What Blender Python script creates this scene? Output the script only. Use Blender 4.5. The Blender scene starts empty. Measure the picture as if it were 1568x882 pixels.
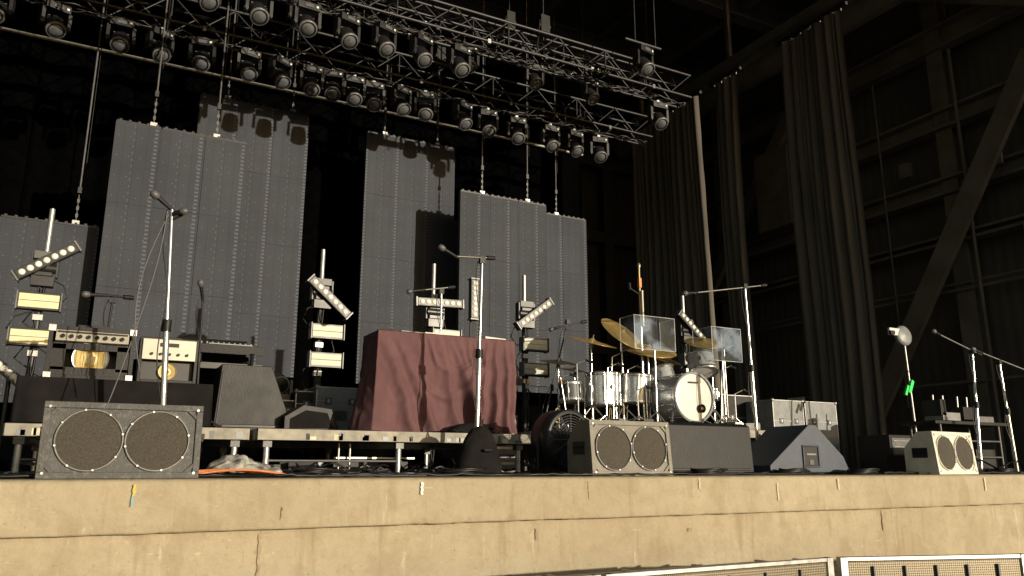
import bpy, math, random
from mathutils import Vector, Matrix, noise
random.seed(7)
rad = math.radians
scene = bpy.context.scene

# ------------------------------------------------------------------ materials
def nmat(name):
    m = bpy.data.materials.new(name); m.use_nodes = True
    nt = m.node_tree
    return m, nt, nt.nodes["Principled BSDF"]

def mat(name, col, rough=0.6, metal=0.0, var=0.25, scale=8.0, bump=0.0, bscale=60.0, dust=0.0, spec=0.5, stretch=None):
    m, nt, b = nmat(name)
    N, L = nt.nodes, nt.links
    tc = N.new("ShaderNodeTexCoord"); mp = N.new("ShaderNodeMapping")
    L.new(tc.outputs["Object"], mp.inputs[0])
    if stretch: mp.inputs["Scale"].default_value = stretch
    nz = N.new("ShaderNodeTexNoise"); nz.inputs["Scale"].default_value = scale; nz.inputs["Detail"].default_value = 6
    L.new(mp.outputs[0], nz.inputs["Vector"])
    cr = N.new("ShaderNodeValToRGB")
    lo = [max(0, c*(1-var)) for c in col]; hi = [min(1, c*(1+var)) for c in col]
    cr.color_ramp.elements[0].position = 0.3; cr.color_ramp.elements[1].position = 0.7
    cr.color_ramp.elements[0].color = (*lo, 1); cr.color_ramp.elements[1].color = (*hi, 1)
    L.new(nz.outputs["Fac"], cr.inputs[0])
    out = cr.outputs[0]
    if dust > 0:
        n2 = N.new("ShaderNodeTexNoise"); n2.inputs["Scale"].default_value = scale*4; n2.inputs["Detail"].default_value = 8
        n2.inputs["Roughness"].default_value = 0.7
        L.new(mp.outputs[0], n2.inputs["Vector"])
        r2 = N.new("ShaderNodeMapRange"); r2.inputs[1].default_value = 0.52; r2.inputs[2].default_value = 0.75
        r2.inputs[4].default_value = dust
        L.new(n2.outputs["Fac"], r2.inputs[0])
        mx = N.new("ShaderNodeMixRGB"); mx.inputs[2].default_value = (0.32, 0.30, 0.27, 1)
        L.new(r2.outputs[0], mx.inputs[0]); L.new(out, mx.inputs[1]); out = mx.outputs[0]
    L.new(out, b.inputs["Base Color"])
    rr = N.new("ShaderNodeMapRange"); rr.inputs[3].default_value = max(0.03, rough-0.1); rr.inputs[4].default_value = min(1, rough+0.1)
    L.new(nz.outputs["Fac"], rr.inputs[0]); L.new(rr.outputs[0], b.inputs["Roughness"])
    b.inputs["Metallic"].default_value = metal
    b.inputs["Specular IOR Level"].default_value = spec
    if bump > 0:
        n3 = N.new("ShaderNodeTexNoise"); n3.inputs["Scale"].default_value = bscale; n3.inputs["Detail"].default_value = 4
        L.new(mp.outputs[0], n3.inputs["Vector"])
        bp = N.new("ShaderNodeBump"); bp.inputs["Strength"].default_value = bump; bp.inputs["Distance"].default_value = 0.01
        L.new(n3.outputs["Fac"], bp.inputs["Height"]); L.new(bp.outputs[0], b.inputs["Normal"])
    return m

M = {}
M['black'] = mat("black_paint", (0.010, 0.010, 0.011), 0.5, var=.35, bump=.15, dust=.02, spec=.3)
M['blackplastic'] = mat("black_plastic", (0.011, 0.011, 0.012), 0.42, var=.3, dust=.02, spec=.4)
M['cabpaint'] = mat("worn_cabinet_paint", (0.058, 0.057, 0.055), 0.55, var=.3, bump=.4, bscale=140, dust=.4)
M['cabsunlit'] = mat("sunlit_cabinet_paint", (0.72, 0.68, 0.57), 0.5, var=.12, bump=.3, bscale=140)  # sun brightness of the right cabinet put into its colour, lighter than its twins
M['cabmid'] = mat("grey_cabinet_paint", (0.20, 0.185, 0.150), 0.6, var=.2, bump=.4, bscale=140, dust=.25)
M['grille'] = mat("speaker_grille_mesh", (0.078, 0.068, 0.052), 0.85, var=.35, scale=110, bump=1.0, bscale=260, dust=.15)
M['rim'] = mat("pale_rim_metal", (0.20, 0.195, 0.185), 0.5, 0.3, var=.3, dust=.4)
M['chrome'] = mat("chrome", (0.66, 0.65, 0.63), 0.2, 0.9, var=.1)
M['alu'] = mat("aluminium", (0.42, 0.42, 0.41), 0.42, 0.7, var=.2, scale=20)
M['steel'] = mat("dark_truss_steel", (0.022, 0.022, 0.024), 0.45, 0.2, var=.3)
M['motorgrey'] = mat("hoist_grey", (0.08, 0.08, 0.085), 0.45)
M['lamp'] = mat("fixture_housing", (0.017, 0.017, 0.019), 0.38, var=.2)
M['lampgrey'] = mat("fixture_grey_plastic", (0.13, 0.13, 0.135), 0.35, var=.2)
M['lens'] = mat("lens_glass", (0.14, 0.145, 0.155), 0.10, 0.1, var=.35, spec=.9)
M['ledlens'] = mat("led_lens", (0.75, 0.74, 0.68), 0.3, 0.0, var=.1)
M['cream'] = mat("blinder_panel_face", (0.72, 0.64, 0.38), 0.5, var=.12, scale=15)
M['cream2'] = mat("blinder_panel_grey_face", (0.55, 0.52, 0.42), 0.5, var=.12, scale=15)
M['floor'] = mat("stage_floor_black_deck", (0.03, 0.028, 0.026), 0.6, var=.4, dust=.3, scale=3)
M['deckedge'] = mat("plywood_deck_edge", (0.30, 0.275, 0.225), 0.7, var=.35, scale=10, dust=.3)
M['decktop'] = mat("riser_deck_top", (0.05, 0.045, 0.04), 0.6, var=.4, dust=.4)
M['drape'] = mat("black_drape", (0.0013, 0.0013, 0.0015), 1.0, var=.3, spec=0)
M['tabledrape'] = mat("black_table_cloth", (0.012, 0.011, 0.011), 0.9, var=.3, spec=.1)
M['leg'] = mat("brown_grey_velour", (0.155, 0.136, 0.116), 0.95, var=.25, scale=1.2, spec=.05, stretch=(6, 6, .4))
M['maroon'] = mat("maroon_cloth", (0.128, 0.066, 0.070), 0.85, var=.15, scale=5, spec=.15, bump=.12, bscale=250)
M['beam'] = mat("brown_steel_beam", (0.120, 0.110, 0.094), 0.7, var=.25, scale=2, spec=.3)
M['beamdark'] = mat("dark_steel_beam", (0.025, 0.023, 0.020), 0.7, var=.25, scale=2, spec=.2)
M['brass'] = mat("cymbal_bronze", (0.66, 0.46, 0.18), 0.34, 0.6, var=.18, scale=20)
M['darkbrass'] = mat("dark_cymbal", (0.14, 0.12, 0.09), 0.35, .7, var=.2)
M['sparkle'] = mat("silver_sparkle_shell", (0.50, 0.52, 0.54), 0.25, 0.5, var=.3, scale=120)
M['skin'] = mat("drum_head_coated", (0.62, 0.62, 0.60), 0.4, var=.06)
M['bshead'] = mat("bass_drum_head", (0.50, 0.50, 0.47), 0.35, .1, var=.1)
M['orange'] = mat("orange_wood", (0.55, 0.20, 0.05), 0.5)
M['cableorange'] = mat("orange_cable", (0.60, 0.20, 0.07), 0.5)
M['white'] = mat("white_paint", (0.66, 0.64, 0.58), 0.5, var=.15)
M['pipe'] = mat("drape_pipe_metal", (0.30, 0.30, 0.29), 0.45, .3, var=.15)
M['green'] = mat("green_tape", (0.02, 0.75, 0.12), 0.5)
M['yellow'] = mat("yellow_paint_mark", (0.5, 0.42, 0.10), 0.7)
M['blue'] = mat("blue_paint_mark", (0.22, 0.34, 0.36), 0.7, var=.4)
M['stain'] = mat("brown_drip_stain", (0.32, 0.25, 0.155), 0.8, var=.25, scale=20)
M['scuff'] = mat("pale_scuff", (0.62, 0.55, 0.40), 0.8, var=.2, scale=30)
M['casegrey'] = mat("road_case_laminate", (0.20, 0.21, 0.215), 0.45, var=.2, dust=.2)
M['amppanel'] = mat("amp_control_panel", (0.38, 0.355, 0.29), 0.4, .2, var=.1)
M['cone'] = mat("gold_speaker_cone", (0.62, 0.47, 0.20), 0.45, .2, var=.15)
M['bluegrey'] = mat("blue_grey_monitor", (0.046, 0.058, 0.084), 0.5, var=.25, bump=.3, bscale=150, dust=.05)
M['plastic'] = mat("milky_plastic_sheet", (0.36, 0.35, 0.32), 0.22, var=.5, scale=14)
M['acredge'] = mat("acrylic_edge", (0.5, 0.52, 0.55), 0.3)
M['ground'] = mat("asphalt_ground", (0.09, 0.085, 0.08), 0.9, var=.25, scale=2, bump=.3)

def acrylic():
    m, nt, b = nmat("clear_acrylic")
    N, L = nt.nodes, nt.links
    t = N.new("ShaderNodeBsdfTransparent"); t.inputs[0].default_value = (.93, .96, .98, 1)
    g = N.new("ShaderNodeBsdfGlossy"); g.inputs["Roughness"].default_value = .04
    d = N.new("ShaderNodeBsdfDiffuse"); d.inputs[0].default_value = (.50, .62, .80, 1)  # bluish diffuse patches paint the sky's reflection into the panes
    nz = N.new("ShaderNodeTexNoise"); nz.inputs["Scale"].default_value = 3.5
    tcn = N.new("ShaderNodeTexCoord"); L.new(tcn.outputs["Object"], nz.inputs["Vector"])
    mr = N.new("ShaderNodeMapRange"); mr.inputs[1].default_value=.45; mr.inputs[2].default_value=.58; mr.inputs[3].default_value = .02; mr.inputs[4].default_value = .28
    L.new(nz.outputs["Fac"], mr.inputs[0])
    m1 = N.new("ShaderNodeMixShader"); m1.inputs[0].default_value = .04
    m2 = N.new("ShaderNodeMixShader")
    L.new(t.outputs[0], m1.inputs[1]); L.new(g.outputs[0], m1.inputs[2])
    L.new(mr.outputs[0], m2.inputs[0]); L.new(m1.outputs[0], m2.inputs[1]); L.new(d.outputs[0], m2.inputs[2])
    L.new(m2.outputs[0], N["Material Output"].inputs[0])
    return m
M['acrylic'] = acrylic()

def ledmat():
    m, nt, b = nmat("led_mesh_screen")
    N, L = nt.nodes, nt.links
    tc = N.new("ShaderNodeTexCoord"); sp = N.new("ShaderNodeSeparateXYZ"); L.new(tc.outputs["Object"], sp.inputs[0])
    def mth(op, a, bb=None):
        n = N.new("ShaderNodeMath"); n.operation = op
        for i, v in enumerate((a, bb)):
            if v is None: continue
            if isinstance(v, (int, float)): n.inputs[i].default_value = v
            else: L.new(v, n.inputs[i])
        return n.outputs[0]
    X, Z = sp.outputs[0], sp.outputs[2]
    def line(v, pitch, w, off=0.0):
        f = mth('FRACT', mth('ADD', mth('DIVIDE', v, pitch), off)); return mth('LESS_THAN', f, w)
    v1 = line(X, .15, .06); h1 = line(Z, .30, .03)
    dots = mth('MULTIPLY', line(X, .6, .08, .35), line(Z, .06, .5))
    dots2 = mth('MULTIPLY', line(X, .6, .03, .80), line(Z, .1, .35))
    dots3 = mth('MULTIPLY', line(X, .15, .10, .5), line(Z, .30, .05, .5))
    louv = line(Z, .02, .4)
    fx = mth('FLOOR', mth('DIVIDE', X, .3)); fz = mth('FLOOR', mth('DIVIDE', Z, 1.2))
    cb = N.new("ShaderNodeCombineXYZ"); L.new(fx, cb.inputs[0]); L.new(fz, cb.inputs[1])
    wn = N.new("ShaderNodeTexWhiteNoise"); L.new(cb.outputs[0], wn.inputs[0])
    nz = N.new("ShaderNodeTexNoise"); nz.inputs["Scale"].default_value = 1.1; nz.inputs["Detail"].default_value = 5
    L.new(tc.outputs["Object"], nz.inputs["Vector"])
    v = mth('ADD', .044, mth('MULTIPLY', wn.outputs[0], .006))
    v = mth('ADD', v, mth('MULTIPLY', nz.outputs["Fac"], .03))
    v = mth('ADD', v, mth('MULTIPLY', dots, .06)); v = mth('ADD', v, mth('MULTIPLY', dots2, .035)); v = mth('ADD', v, mth('MULTIPLY', dots3, .06))
    v = mth('MULTIPLY', v, mth('SUBTRACT', 1.0, mth('MULTIPLY', v1, .20)))
    v = mth('MULTIPLY', v, mth('SUBTRACT', 1.0, mth('MULTIPLY', h1, .15)))
    v = mth('MULTIPLY', v, mth('SUBTRACT', 1.0, mth('MULTIPLY', louv, .25)))
    c = N.new("ShaderNodeCombineColor")
    L.new(mth('MULTIPLY', v, .92), c.inputs[0]); L.new(mth('MULTIPLY', v, 1.0), c.inputs[1]); L.new(mth('MULTIPLY', v, 1.20), c.inputs[2])
    L.new(c.outputs[0], b.inputs["Base Color"])
    b.inputs["Roughness"].default_value = .75; b.inputs["Specular IOR Level"].default_value = .12
    return m
M['led'] = ledmat()

def concrete():
    m, nt, b = nmat("painted_tan_concrete")
    N, L = nt.nodes, nt.links
    tc = N.new("ShaderNodeTexCoord")
    def nz(scale, stretch, det=6, ro=.6, off=0):
        mp = N.new("ShaderNodeMapping"); mp.inputs["Scale"].default_value = stretch; mp.inputs["Location"].default_value = (off, off, off)
        L.new(tc.outputs["Object"], mp.inputs[0])
        n = N.new("ShaderNodeTexNoise"); n.inputs["Scale"].default_value = scale; n.inputs["Detail"].default_value = det; n.inputs["Roughness"].default_value = ro
        L.new(mp.outputs[0], n.inputs["Vector"]); return n.outputs["Fac"]
    def ramp(f, a, c, lo=0., hi=1.):
        r = N.new("ShaderNodeMapRange"); r.inputs[1].default_value = a; r.inputs[2].default_value = c
        r.inputs[3].default_value = lo; r.inputs[4].default_value = hi; L.new(f, r.inputs[0]); return r.outputs[0]
    def mix(f, c1, c2):
        x = N.new("ShaderNodeMixRGB"); L.new(f, x.inputs[0])
        for i, c in ((1, c1), (2, c2)):
            if isinstance(c, tuple): x.inputs[i].default_value = (*c, 1)
            else: L.new(c, x.inputs[i])
        return x.outputs[0]
    base = mix(ramp(nz(1.3, (1, 1, 1)), .3, .7), (.345, .285, .190), (.425, .36, .25))
    base = mix(ramp(nz(7, (1, 1, 1), 10, .75, 3), .45, .66, 0, .5), base, (.28, .22, .135))
    base = mix(ramp(nz(3, (2.2, 2.2, .22), 8, .7), .55, .66, 0, .5), base, (.24, .18, .105))
    base = mix(ramp(nz(2.1, (1.5, 1.5, 1.0), 2, .5, 8), .60, .63, 0, .22), base, (.24, .18, .10))
    base = mix(ramp(nz(34, (1, 1, 1), 4, .8, 5), .62, .69, 0, .6), base, (.15, .115, .075))
    base = mix(ramp(nz(9, (1, 1, .12), 6, .8, 2), .62, .69, 0, .6), base, (.56, .51, .40))
    base = mix(ramp(nz(26, (.35, 1, 1.4), 5, .8, 1), .62, .69, 0, .5), base, (.58, .53, .43))
    L.new(base, b.inputs["Base Color"]); b.inputs["Roughness"].default_value = .8; b.inputs["Specular IOR Level"].default_value = .25
    bp = N.new("ShaderNodeBump"); bp.inputs["Strength"].default_value = .7; bp.inputs["Distance"].default_value = .012
    L.new(nz(18, (1, 1, 1), 8, .7), bp.inputs["Height"]); L.new(bp.outputs[0], b.inputs["Normal"])
    return m
M['concrete'] = concrete()

def perf():
    m, nt, b = nmat("perforated_metal")
    N, L = nt.nodes, nt.links
    tc = N.new("ShaderNodeTexCoord")
    v = N.new("ShaderNodeTexVoronoi"); v.inputs["Scale"].default_value = 70; v.inputs["Randomness"].default_value = 0.1
    L.new(tc.outputs["Object"], v.inputs["Vector"])
    r = N.new("ShaderNodeValToRGB"); r.color_ramp.elements[0].position = .30; r.color_ramp.elements[1].position = .42
    r.color_ramp.elements[0].color = (.02, .017, .014, 1); r.color_ramp.elements[1].color = (.24, .20, .13, 1)
    L.new(v.outputs["Distance"], r.inputs[0]); L.new(r.outputs[0], b.inputs["Base Color"])
    b.inputs["Roughness"].default_value = .5; b.inputs["Metallic"].default_value = .4
    return m
M['mesh'] = perf()

def corr(name, c0, c1):
    m, nt, b = nmat(name)
    N, L = nt.nodes, nt.links
    tc = N.new("ShaderNodeTexCoord"); sp = N.new("ShaderNodeSeparateXYZ"); L.new(tc.outputs["Object"], sp.inputs[0])
    ad = N.new("ShaderNodeMath"); ad.operation = 'ADD'; L.new(sp.outputs[0], ad.inputs[0]); L.new(sp.outputs[1], ad.inputs[1])
    mu = N.new("ShaderNodeMath"); mu.operation = 'MULTIPLY'; mu.inputs[1].default_value = 30; L.new(ad.outputs[0], mu.inputs[0])
    sn = N.new("ShaderNodeMath"); sn.operation = 'SINE'; L.new(mu.outputs[0], sn.inputs[0])
    bp = N.new("ShaderNodeBump"); bp.inputs["Strength"].default_value = .3; bp.inputs["Distance"].default_value = .015
    L.new(sn.outputs[0], bp.inputs["Height"]); L.new(bp.outputs[0], b.inputs["Normal"])
    nz = N.new("ShaderNodeTexNoise"); nz.inputs["Scale"].default_value = .7; nz.inputs["Detail"].default_value = 8
    L.new(tc.outputs["Object"], nz.inputs["Vector"])
    r = N.new("ShaderNodeValToRGB"); r.color_ramp.elements[0].position = .3; r.color_ramp.elements[1].position = .7
    r.color_ramp.elements[0].color = (*c0, 1); r.color_ramp.elements[1].color = (*c1, 1)
    L.new(nz.outputs["Fac"], r.inputs[0]); L.new(r.outputs[0], b.inputs["Base Color"])
    b.inputs["Roughness"].default_value = .8
    return m
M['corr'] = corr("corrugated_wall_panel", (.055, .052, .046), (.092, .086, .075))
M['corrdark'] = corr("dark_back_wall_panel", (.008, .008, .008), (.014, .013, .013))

# ------------------------------------------------------------------ geometry builder
class G:
    def __init__(s, name):
        s.name = name; s.v = []; s.f = []; s.fm = []; s.sm = []; s.mats = []
    def mi(s, m):
        if m not in s.mats: s.mats.append(m)
        return s.mats.index(m)
    def add(s, vs, fs, m, smooth=False):
        o = len(s.v); s.v += [tuple(v) for v in vs]; i = s.mi(m)
        for f in fs: s.f.append([o+k for k in f]); s.fm.append(i); s.sm.append(smooth)
    def box(s, c, d, m, R=None):
        hx, hy, hz = d[0]/2, d[1]/2, d[2]/2; c = Vector(c)
        P = [Vector((x, y, z)) for x in (-hx, hx) for y in (-hy, hy) for z in (-hz, hz)]
        if R is not None: P = [R @ p for p in P]
        s.add([c+p for p in P], [(0,1,3,2),(4,6,7,5),(0,4,5,1),(2,3,7,6),(0,2,6,4),(1,5,7,3)], m)
    def span(s, a, b, m):
        s.box([(a[i]+b[i])/2 for i in range(3)], [abs(b[i]-a[i]) for i in range(3)], m)
    def cyl(s, p, q, r, m, r2=None, n=12, caps=True):
        p, q = Vector(p), Vector(q); d = (q-p)
        if d.length < 1e-6: return
        s.lathe(p, d, [(r, 0), (r if r2 is None else r2, d.length)], m, n, caps)
    def lathe(s, o, axis, prof, m, n=24, caps=True):
        o = Vector(o); a = Vector(axis).normalized()
        t = Vector((0, 0, 1)) if abs(a.z) < .9 else Vector((1, 0, 0))
        u = a.cross(t).normalized(); w = a.cross(u)
        vs = []; fs = []
        for r, h in prof:
            for k in range(n):
                th = 2*math.pi*k/n
                vs.append(o + a*h + (u*math.cos(th)+w*math.sin(th))*r)
        for i in range(len(prof)-1):
            for k in range(n):
                k2 = (k+1) % n
                fs.append((i*n+k, i*n+k2, (i+1)*n+k2, (i+1)*n+k))
        s.add(vs, fs, m, True)
        if caps:
            if prof[0][0] > 1e-4: s.add(vs[:n], [tuple(range(n))], m)
            if prof[-1][0] > 1e-4: s.add(vs[-n:], [tuple(reversed(range(n)))], m)
    def tube(s, pts, r, m, n=6):
        pts = [Vector(p) for p in pts]
        vs = []; fs = []
        for i, p in enumerate(pts):
            d = (pts[min(i+1, len(pts)-1)] - pts[max(i-1, 0)]).normalized()
            t = Vector((0, 0, 1)) if abs(d.z) < .9 else Vector((1, 0, 0))
            u = d.cross(t).normalized(); w = d.cross(u)
            for k in range(n):
                th = 2*math.pi*k/n; vs.append(p + (u*math.cos(th)+w*math.sin(th))*r)
        for i in range(len(pts)-1):
            for k in range(n):
                k2 = (k+1) % n; fs.append((i*n+k, i*n+k2, (i+1)*n+k2, (i+1)*n+k))
        s.add(vs, fs, m, True)
    def prism(s, poly, a, b, m, axis='y'):
        n = len(poly)
        def P(p, t):
            if axis == 'y': return (p[0], t, p[1])
            if axis == 'x': return (t, p[0], p[1])
            return (p[0], p[1], t)
        vs = [P(p, a) for p in poly] + [P(p, b) for p in poly]
        fs = [tuple(range(n)), tuple(reversed(range(n, 2*n)))]
        for i in range(n):
            j = (i+1) % n; fs.append((i, i+n, j+n, j))
        s.add(vs, fs, m)
    def grid(s, fn, nu, nv, m, smooth=True):
        vs = [fn(i/nu, j/nv) for j in range(nv+1) for i in range(nu+1)]
        fs = [(j*(nu+1)+i, j*(nu+1)+i+1, (j+1)*(nu+1)+i+1, (j+1)*(nu+1)+i) for j in range(nv) for i in range(nu)]
        s.add(vs, fs, m, smooth)
    def mesh(s):
        me = bpy.data.meshes.new(s.name); me.from_pydata(s.v, [], s.f)
        for m in s.mats: me.materials.append(M[m])
        me.polygons.foreach_set("material_index", s.fm); me.polygons.foreach_set("use_smooth", s.sm)
        me.validate(); me.update()
        import bmesh
        bm = bmesh.new(); bm.from_mesh(me); bmesh.ops.recalc_face_normals(bm, faces=bm.faces); bm.to_mesh(me); bm.free()
        return me
    def build(s, bevel=0.0, loc=(0, 0, 0), rotz=0.0):
        return place(s.mesh(), s.name, loc, rotz, bevel)

def place(me, name, loc=(0, 0, 0), rotz=0.0, bevel=0.0):
    o = bpy.data.objects.new(name, me); scene.collection.objects.link(o)
    o.location = loc; o.rotation_euler = (0, 0, rotz)
    if bevel > 0:
        b = o.modifiers.new("bevel", 'BEVEL'); b.width = bevel; b.segments = 2; b.limit_method = 'ANGLE'; b.angle_limit = rad(50)
        b.use_clamp_overlap = True
    return o

def RY(a): return Matrix.Rotation(a, 3, 'Y')
def RX(a): return Matrix.Rotation(a, 3, 'X')
def RZ(a): return Matrix.Rotation(a, 3, 'Z')
def nz1(x, y=0., z=0.): return noise.noise(Vector((x, y, z)))

# ------------------------------------------------------------------ ground, stage, building
g = G("ground"); g.add([(-300, -300, -1.7), (300, -300, -1.7), (300, 300, -1.7), (-300, 300, -1.7)], [(0, 1, 2, 3)], 'ground'); g.build()

g = G("concrete_stage")
prof = [(6.2, -.001), (5.06, 0), (5.03, -.002), (5.012, -.008), (5.003, -.02), (5.0, -.04), (5.0, -.1), (5.0, -.17), (5.0, -.24), (5.0, -.285), (5.004, -.296), (5.012, -.30), (5.08, -.30)]
nx = 900
def lip(u, v):
    x = -12+28*u; k = round(v*(len(prof)-1)); y, z = prof[k]
    d = 0
    if 1 <= k <= 11:
        d = .007*nz1(x*3, z*8) + .005*nz1(x*14, z*20)
        if nz1(x*2.3, 7.7) > .25 and k in (2, 3, 4): d += .016*abs(nz1(x*9, 3.1))
        if nz1(x*2.9, 17.7) > .25 and k in (9, 10, 11): d += .024*abs(nz1(x*8, 13.1))
    return (x, y+d, z + (.005*nz1(x*5, k*.3) if 3 <= k <= 11 else 0) + (.006*abs(nz1(x*11, 2)) if k in (9, 10, 11) and nz1(x*1.9, 4.4) > .1 else 0))
g.grid(lip, nx, len(prof)-1, 'concrete')
g.grid(lambda u, v: (-12+28*u, 5.082+.005*nz1(u*60, v*5), -.299-1.4*v), 200, 8, 'concrete')
g.span((-12, 6.2, -.3), (16, 17.5, -.002), 'floor')
g.build()

g = G("stage_edge_paint_marks")
marks = [(.26, -.03, -.09, .010, 'yellow'), (.255, -.09, -.15, .008, 'blue'), (1.98, -.03, -.11, .012, 'white'),
         (5.95, -.03, -.12, .008, 'scuff'), (4.35, -.02, -.10, .005, 'scuff'), (1.08, -.17, -.24, .004, 'stain'),
         (5.2, -.06, -.2, .006, 'scuff'), (3.3, -.03, -.16, .003, 'stain'), (8.1, -.03, -.16, .010, 'scuff')]
for (x, z0, z1, w, m) in marks:
    n = 12
    vs = []
    for i in range(n+1):
        z = z0+(z1-z0)*i/n; ww = w*(.75+.6*nz1(i*.9, x)); o = .006*nz1(i*.5, x*7)
        vs += [(x-ww+o, 4.986, z), (x+ww+o+.004*nz1(i, x*5), 4.986, z)]
    g.add(vs, [(2*i, 2*i+1, 2*i+3, 2*i+2) for i in range(n)], m)
for (x, z0, z1, w) in [(.98, -.33, -.62, .012), (2.9, -.36, -.44, .02), (6.6, -.32, -.5, .014), (4.3, -.40, -.43, .03)]:
    n = 14; vs = []
    for i in range(n+1):
        z = z0+(z1-z0)*i/n; ww = w*(.7+.8*nz1(i*.7, x)); o = .012*nz1(i*.5, x*7)
        vs += [(x-ww+o, 5.072, z), (x+ww+o, 5.072, z)]
    g.add(vs, [(2*i, 2*i+1, 2*i+3, 2*i+2) for i in range(n)], 'stain')
g.build()

g = G("stage_house")
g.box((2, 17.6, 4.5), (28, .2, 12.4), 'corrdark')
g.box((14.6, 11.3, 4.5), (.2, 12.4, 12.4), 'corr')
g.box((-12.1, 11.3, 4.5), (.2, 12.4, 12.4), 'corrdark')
g.box((2, 5.3, 10.6), (34, 24.6, .25), 'corr')  # roof; its unseen front overhang is lengthened to shade the upper rig and ceiling
for y in (5.2, 8.3, 11.4, 14.5):
    g.box((2, y, 10.42), (28, .30, .06), 'beam'); g.box((2, y, 9.78), (28, .30, .06), 'beam'); g.box((2, y, 10.1), (28, .05, .6), 'beam')
for x in (-4, 0, 4, 8, 11.8):
    g.box((x, 11, 9.98), (.18, 12, .08), 'beam'); g.box((x, 11, 10.25), (.06, 12, .45), 'beam')
for x in (2, 6, 10, 13):
    g.box((x, 11, 10.36), (.1, 12, .1), 'beam')
for y in (5.6, 8.6, 11.6, 14.8):
    g.box((14.28, y, 5), (.30, .06, 10), 'beam'); g.box((14.12, y, 5), (.05, .32, 10), 'beam'); g.box((14.42, y, 5), (.05, .32, 10), 'beam')
for z in (3.3, 3.42, 1.6): g.cyl((14.02, 5, z), (14.02, 17, z), .03, 'beam')
for z, h in ((5.35, .3), (6.7, .35), (8.4, .45), (4.3, .14)): g.box((14.22, 11, z), (.1, 12, h), 'beam'); g.box((14.12, 11, z-h/2), (.3, 12, .05), 'beam'); g.box((14.12, 11, z+h/2), (.3, 12, .05), 'beam')
def brace(p, q, w, d=.12):
    p, q = Vector(p), Vector(q); v = q-p
    R = Vector((0, 0, 1)).rotation_difference(v).to_matrix()
    g.box((p+q)/2, (d, w, v.length), 'beam', R)
    g.box((p+q)/2+Vector((-.1, 0, 0)), (.03, w*1.3, v.length), 'beam', R)
brace((13.75, 6.6, 7.1), (13.75, 11.15, 0), .30)
brace((13.75, 11.2, 9.0), (13.75, 16.2, 3.0), .26)
brace((13.9, 9.0, 9.6), (13.9, 5.4, 7.4), .2)
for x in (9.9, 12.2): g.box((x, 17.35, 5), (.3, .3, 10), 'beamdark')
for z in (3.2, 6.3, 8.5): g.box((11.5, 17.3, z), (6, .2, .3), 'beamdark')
g.box((13.95, 6.72, 2.62), (.06, .14, .1), 'white'); g.box((13.95, 7.55, 5.5), (.06, .1, .2), 'alu'); g.box((13.9, 12.6, 1.55), (.05, .45, .12), 'white')
g.cyl((13.95, 6.85, 3.3), (13.95, 6.85, 2.0), .02, 'alu'); g.cyl((13.95, 8.2, 0), (13.95, 8.2, 8), .03, 'beam'); g.cyl((13.95, 9.9, 1.2), (13.95, 9.9, 8), .02, 'beam')
g.box((13.6, 12.4, 6.4), (.3, 1.0, 1.9), 'beam')
for (y, z) in ((7.2, 4.1), (9.4, 5.9), (6.3, 1.9)): g.box((13.98, y, z), (.12, .22, .3), 'beam')
g.cyl((12.6, 5.5, 8.9), (12.6, 17, 8.9), .28, 'beam', n=24)
for y in range(6, 17, 2): g.cyl((12.6, y, 8.9), (12.6, y+.05, 8.9), .30, 'beam', n=24)
g.build(bevel=.004)

# ------------------------------------------------------------------ curtains
g = G("black_backdrop_curtain")
def bd(u, v):
    x = -6+15.56*u
    return (x, 14.6+.09*math.sin(x*9+2*nz1(x*.8))*(.4+.6*v)+.05*nz1(x*3, v), 7.25-7.25*v)
g.grid(bd, 420, 10, 'drape')
g.cyl((-6, 14.5, 7.27), (9.6, 14.5, 7.27), .03, 'pipe')
g.build()
g = G("added_black_masking")  # black sheet added to keep the sunlit back wall dark above the pipe
def bd2(u, v):
    x = -8+17.4*u
    return (x, 16.0+.09*math.sin(x*8+2*nz1(x*.8))+.05*nz1(x*3, v), 10.4-3.6*v)
g.grid(bd2, 420, 6, 'drape'); g.cyl((-8, 15.95, 10.41), (9.4, 15.95, 10.41), .03, 'steel')
g.build()

def leg(y0, y1, x=11.0, top=8.0, seed=0, m='leg'):
    g = G("side_leg_curtain")
    L = y1-y0
    def f(u, v):
        y = y0+L*u
        ph = y*2*math.pi/.26+3.6*nz1(y*1.7, seed)+.5*nz1(y*1.2, v*1.5, seed)
        a = .06*(.45+.55*v)*(1+.9*nz1(y*2.3, seed+v*.7))
        spread = 1+.10*v
        return (x+a*math.sin(ph)+.025*math.sin(2.3*ph+seed+v)+.15*nz1(y*1.1, v*1.2, seed)+.012*nz1(y*9, v*12, seed), (y0+y1)/2+(y-(y0+y1)/2)*spread+.03*math.cos(ph), top-(top-.02)*v+.02*math.sin(ph*.5)*(1-v))
    g.grid(f, int(L*90), 50, m)
    g.box((x, (y0+y1)/2, top+.07), (.06, L+.25, .07), 'steel')
    k = int(L/.2)
    for i in range(k+1): g.cyl((x, y0+L*i/k, top-.02), (x, y0+L*i/k, top+.06), .012, 'alu', n=6)
    return g.build()
leg(8.25, 9.62, seed=1)
leg(10.85, 11.5, seed=2)
leg(12.05, 14.3, seed=3)
g = G("curtain_track_beam")
g.box((11.0, 9.8, 8.28), (.14, 11.5, .22), 'beam'); g.box((11.0, 9.8, 8.16), (.3, 11.5, .03), 'beam')
for y in (5, 8, 11, 14): g.box((11, y, 9.2), (.08, .08, 1.7), 'beam')
g.build()

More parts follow.
